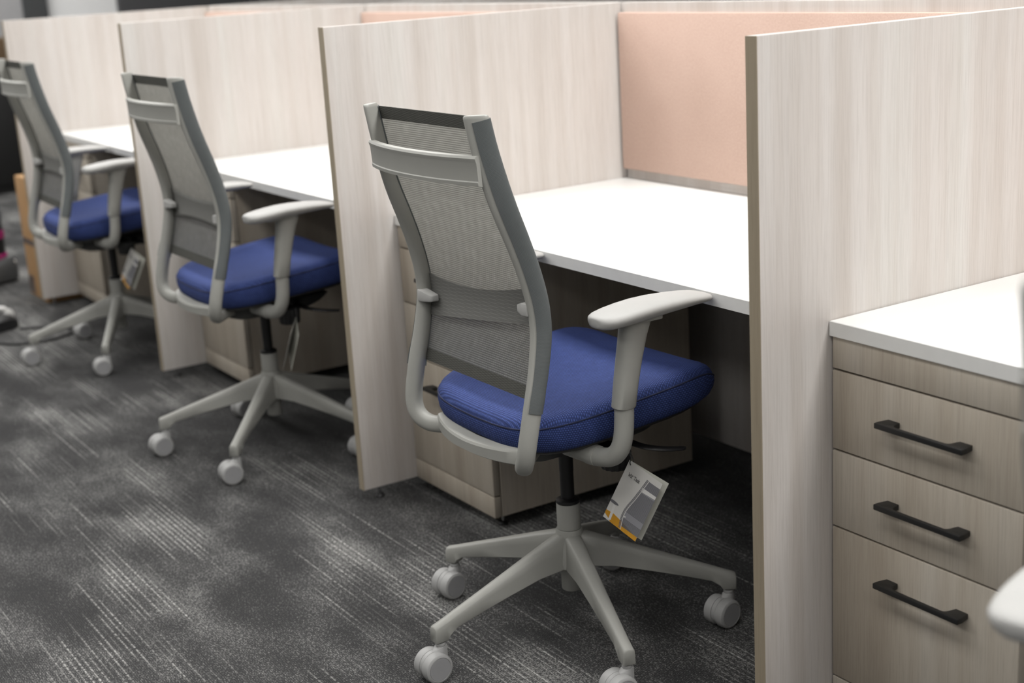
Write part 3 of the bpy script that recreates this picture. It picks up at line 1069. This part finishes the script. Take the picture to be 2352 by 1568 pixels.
def make_tag():
    t = empty('hang_tag')
    P0 = Vector((.2011, .0096, .4207))
    a = Vector((.0838, .0115, -.0280)); b = Vector((-.0300, -.0450, -.1120))
    b = b - a * (b.dot(a) / a.dot(a))
    nrm = -(a.cross(b)).normalized()
    def W(u, v, h=0.0): return P0 + a * u + b * v + nrm * h
    def flat(name, polys, h, mat, par, thick=.00012):
        bm = bmesh.new()
        for pl in polys:
            lo = [bm.verts.new(W(u, v, h)) for u, v in pl]
            hi = [bm.verts.new(W(u, v, h + thick)) for u, v in pl]
            bm.faces.new(hi); bm.faces.new(list(reversed(lo)))
            for i in range(len(pl)):
                k = (i + 1) % len(pl)
                bm.faces.new((lo[i], lo[k], hi[k], hi[i]))
        bmesh.ops.recalc_face_normals(bm, faces=bm.faces)
        return mesh_obj(name, bm, mat, par, 0)
    front = flat('front_card', [[(0, 0), (1, 0), (1, 1), (0, 1)]], -.0004, 'card', t, .0004)
    # rear leaf, hinged on the left edge and opened backwards
    bm = bmesh.new()
    rot = Matrix.Rotation(math.radians(-15), 3, b.normalized())
    a2 = rot @ a
    if a2.dot(nrm) > 0: a2 = Matrix.Rotation(math.radians(15), 3, b.normalized()) @ a
    n2 = -(a2.cross(b)).normalized()
    vs = []
    for h in (-.0010, -.0006):
        vs.append([bm.verts.new(P0 + a2 * u * 1.0 + b * v + n2 * h) for u, v in ((0, 0), (1, 0), (1, 1), (0, 1))])
    bm.faces.new(vs[1]); bm.faces.new(list(reversed(vs[0])))
    for i in range(4): bm.faces.new((vs[0][i], vs[0][(i + 1) % 4], vs[1][(i + 1) % 4], vs[1][i]))
    bmesh.ops.recalc_face_normals(bm, faces=bm.faces)
    mesh_obj('rear_card', bm, 'card_in', t, 0)
    # cord loop
    hole = W(.09, .055)
    top = P0 + Vector((-.002, .000, .024))
    bmx = [hole + nrm * .001, W(.05, .02, .002), W(.02, -.05, .002), top, W(.05, -.04, -.002), W(.09, .02, -.003), hole - nrm * .002]
    tube('cord', [tuple(p) for p in bmx], .0009, 'cord', t, 6, 30)
    # print
    h = .0001
    flat('amber_print', [[(0, .87), (.22, .855), (.5, .88), (1, .935), (1, 1), (.22, 1), (.12, .96), (0, .93)]], h, 'print_orange', front)
    UPP = [(.615, .085), (.56, .28), (.50, .46), (.44, .60), (.41, .70), (.41, .80), (.44, .90), (.475, .985)]
    # mesh back of the pictured chair: thin stripes between the upright and the card edge
    stripes, stripes2 = [], []
    def ux(v):
        for (u0, v0), (u1, v1) in zip(UPP, UPP[1:]):
            if v0 <= v <= v1: return u0 + (u1 - u0) * (v - v0) / (v1 - v0)
        return UPP[-1][0]
    v = .10
    while v < .93:
        if not .235 < v < .30:
            tgt = stripes2 if .70 < v < .80 else stripes
            tgt.append([(ux(v) + .07, v), (1, v - .01 + .0), (1, v + .001), (ux(v + .011) + .07, v + .011)])
        v += .0165
    back = flat('grey_print', [[(ux(v0) + .07, v0) for v0 in [.095, .2, .3, .4, .5, .6, .7, .8, .9, .94]] + [(1, .93), (1, .095)]], h, 'print_mid', front)
    flat('stripe_print', stripes, h + .00012, 'print_grey', front)
    flat('white_print', [[(.60, .235), (1, .225), (1, .275), (.60, .30)],
                         [(u - .0 + .055, v) for u, v in UPP] + [(u + .07, v) for u, v in reversed(UPP)],
                         [(.115, .73), (.185, .73), (.215, .97), (.15, .985)], [(.47, .775), (.52, .77), (.535, .79), (.475, .80)]], h + .00026, 'print_white', front)
    rib = []
    for k in range(44):
        v0 = .09 + k * .0203; v1 = v0 + .0135
        rib.append([(ux(v0) - .005, v0), (ux(v0) + .05, v0), (ux(v1) + .05, v1), (ux(v1) - .005, v1)])
    flat('rib_print', rib, h + .0002, 'print_grey', front)
    arm = []
    for k in range(16):
        an = 2 * PI * k / 16
        arm.append((.10 + .145 * math.cos(an) , .70 + .022 * math.sin(an) - .0))
    arm = [(max(0, u), v) for u, v in arm]
    flat('arm_print', [arm], h + .0004, 'print_grey', front)
    # lettering
    polys = []
    cu = .135; size_u = .066; size_v = .050; vb = .215; lw = .0036
    for chh in 'Wit* Task':
        wd, strokes = LETTERS[chh]
        for (x0, y0), (x1, y1) in strokes:
            p = Vector((cu + x0 * size_u, vb - y0 * size_v)); q = Vector((cu + x1 * size_u, vb - y1 * size_v))
            dd = q - p
            asp = a.length / b.length
            nn = Vector((-dd.y / asp, dd.x * asp)).normalized() * lw
            ex = dd.normalized() * lw * .6
            polys.append([tuple(p + nn - ex), tuple(q + nn + ex), tuple(q - nn + ex), tuple(p - nn - ex)])
        cu += wd * size_u
    flat('lettering', polys, h + .0003, 'ink', front)
    return t

tag1 = make_tag()
tag1.location = (-.5855, .005, 0)
tag(tag1, 'white folded product tag reading Wit Task under the nearest full chair', 'hang tag', 'product tags on the chairs')
def place_tag(x, y, rz, label, pv=(.2016, .0077)):
    t = copy_tree(tag1)
    c, s = math.cos(rz), math.sin(rz)
    # turn about the cord
    t.rotation_euler = (0, 0, rz)
    t.location = (x + pv[0] - (c * pv[0] - s * pv[1]), y + pv[1] - (s * pv[0] + c * pv[1]), 0)
    tag(t, label, 'hang tag', 'product tags on the chairs')
place_tag(-2.132, .023, math.radians(-45), 'white folded product tag seen edge-on under the middle blue chair')
place_tag(-3.551, .0246, math.radians(-8), 'blurred white and amber product tag under the farthest blue chair')

# ------------------------------------------------------------------ things at the far left
def carton():
    t = empty('cardboard_box', (-4.757, .27, 0))
    bm = bmesh.new(); add_box(bm, -.143, .143, -.24, .24, 0, .535, .004, 2)
    mesh_obj('carton', bm, 'cardboard', t, 35)
    bm = bmesh.new()
    add_box(bm, -.1436, .1436, -.2406, .2406, .235, .262)
    mesh_obj('tape_band', bm, 'tape', t, 0)
    bm = bmesh.new()
    add_box(bm, -.1436, -.05, -.2406, -.2, .01, .09)
    mesh_obj('dark_corner', bm, 'tape', t, 0)  # darker piece at the lower front corner
    for s in (-1, 1):
        bm = bmesh.new(); add_box(bm, -.1415 if s < 0 else .001, -.001 if s < 0 else .1415, -.238, .238, .535, .5375)
        mesh_obj('top_flap', bm, 'cardboard', t, 0)
    tag(t, 'tall brown cardboard box beside the farthest divider', 'box')
carton()

t = empty('credenza', (-8.3, .4, 0))
bm = bmesh.new(); add_box(bm, -.45, 0, -1.6, 1.3, .0, .75, .004, 2); mesh_obj('body', bm, 'black_matte', t, 35)
bm = bmesh.new(); add_box(bm, -.46, .01, -1.62, 1.32, .7505, .775, .004, 2); mesh_obj('top', bm, 'black', t, 35)
for k in range(4):
    bm = bmesh.new(); add_box(bm, .0005, .018, -1.58 + k * .72, -1.58 + k * .72 + .70, .06, .74, .003, 2)
    d = mesh_obj('door', bm, 'black_matte', t, 35)
tag(t, 'low black cabinet against the grey far wall', 'cabinet')
t = empty('storage_box', (-8.5, .75, .7765))
bm = bmesh.new(); add_box(bm, -.15, .15, -.25, .25, 0, .24, .004, 2); mesh_obj('carton', bm, plain('dark_cardboard', lin(88, 70, 48), .85, noise=.05), t, 35)
bm = bmesh.new(); add_box(bm, -.1506, .1506, -.03, .03, -.0, .2406); mesh_obj('tape_band', bm, 'tape', t, 0)
tag(t, 'dark brown box on the low black cabinet by the far wall', 'box')

# upright vacuum at the left edge of the picture, with its cord
def vacuum():
    t = empty('vacuum_cleaner', (-5.31, -.025, 0), math.radians(10))
    bm = bmesh.new()
    rings = []
    for y, w, zt in [(-.19, .10, .045), (-.17, .125, .07), (-.06, .13, .10), (.06, .10, .12), (.09, .06, .10)]:
        rings.append([Vector((-w, y, .012)), Vector((w, y, .012)), Vector((w, y, zt * .7)), Vector((w * .8, y, zt)), Vector((-w * .8, y, zt)), Vector((-w, y, zt * .7))])
    add_rings(bm, rings)
    bmesh.ops.recalc_face_normals(bm, faces=bm.faces)
    mesh_obj('floor_head', bm, 'dark_grey', t, 40)
    lathe('dust_bin', [(.05, .13), (.062, .135), (.062, .20), (.064, .205), (.064, .235), (.062, .24), (.062, .36), (.05, .40), (.03, .42)], 'black', t, 24)
    lathe('accent_ring', [(.0645, .205), (.067, .208), (.067, .238), (.0645, .241)], 'magenta', t, 24)
    lathe('accent_ring', [(.0645, .10), (.069, .104), (.069, .128), (.0645, .132)], 'magenta', t, 24)
    tube('handle_pole', [(0, .0, .40), (0, .01, .7), (0, .02, 1.0)], .012, 'dark_grey', t, 10)
    bm = bmesh.new(); add_box(bm, .05, .085, .045, .075, .075, .10, .004, 2); mesh_obj('latch', bm, 'print_white', t, 35)
    tag(t, 'dark grey vacuum cleaner with magenta rings cut by the left edge', 'vacuum cleaner')
    w = empty('floor_tool', (-4.27, -.285, 0), math.radians(20))
    bm = bmesh.new()
    rings = []
    for y, x0, x1, z in [(-.10, -.05, .05, .04), (-.05, -.06, .06, .06), (.05, -.06, .06, .06), (.085, -.045, .045, .04)]:
        rings.append([Vector((x0, y, .003)), Vector((x1, y, .003)), Vector((x1, y, z * .7)), Vector((x1 * .7, y, z)), Vector((x0 * .7, y, z)), Vector((x0, y, z * .7))])
    add_rings(bm, rings); bmesh.ops.recalc_face_normals(bm, faces=bm.faces)
    mesh_obj('body', bm, 'black', w, 40)
    tube('chrome_tube', [(0, .06, .075), (-.02, -.05, .11), (-.06, -.16, .18)], .013, 'print_white', w, 12)
    lathe('wheel', [(.02, -.012), (.026, -.008), (.026, .008), (.02, .012)], 'print_white', w, 20, 'x', (-.0, .07, .05))
    tag(w, 'small black floor tool with pale tube at the left edge on the carpet', 'floor tool')
vacuum()
cd = tube('power_cord', [(-4.20, -.20, .006), (-4.16, -.13, .006), (-4.12, -.07, .006), (-4.03, -.03, .006), (-3.97, -.055, .006), (-3.935, -.10, .006), (-3.915, -.16, .006), (-3.93, -.22, .006), (-3.96, -.29, .006), (-4.08, -.37, .006), (-4.25, -.50, .006)], .0055, 'cord', None, 8, 70, (0, 0, 1))
tag(cd, 'thin dark power cord curling over the carpet behind the farthest chair', 'cord')
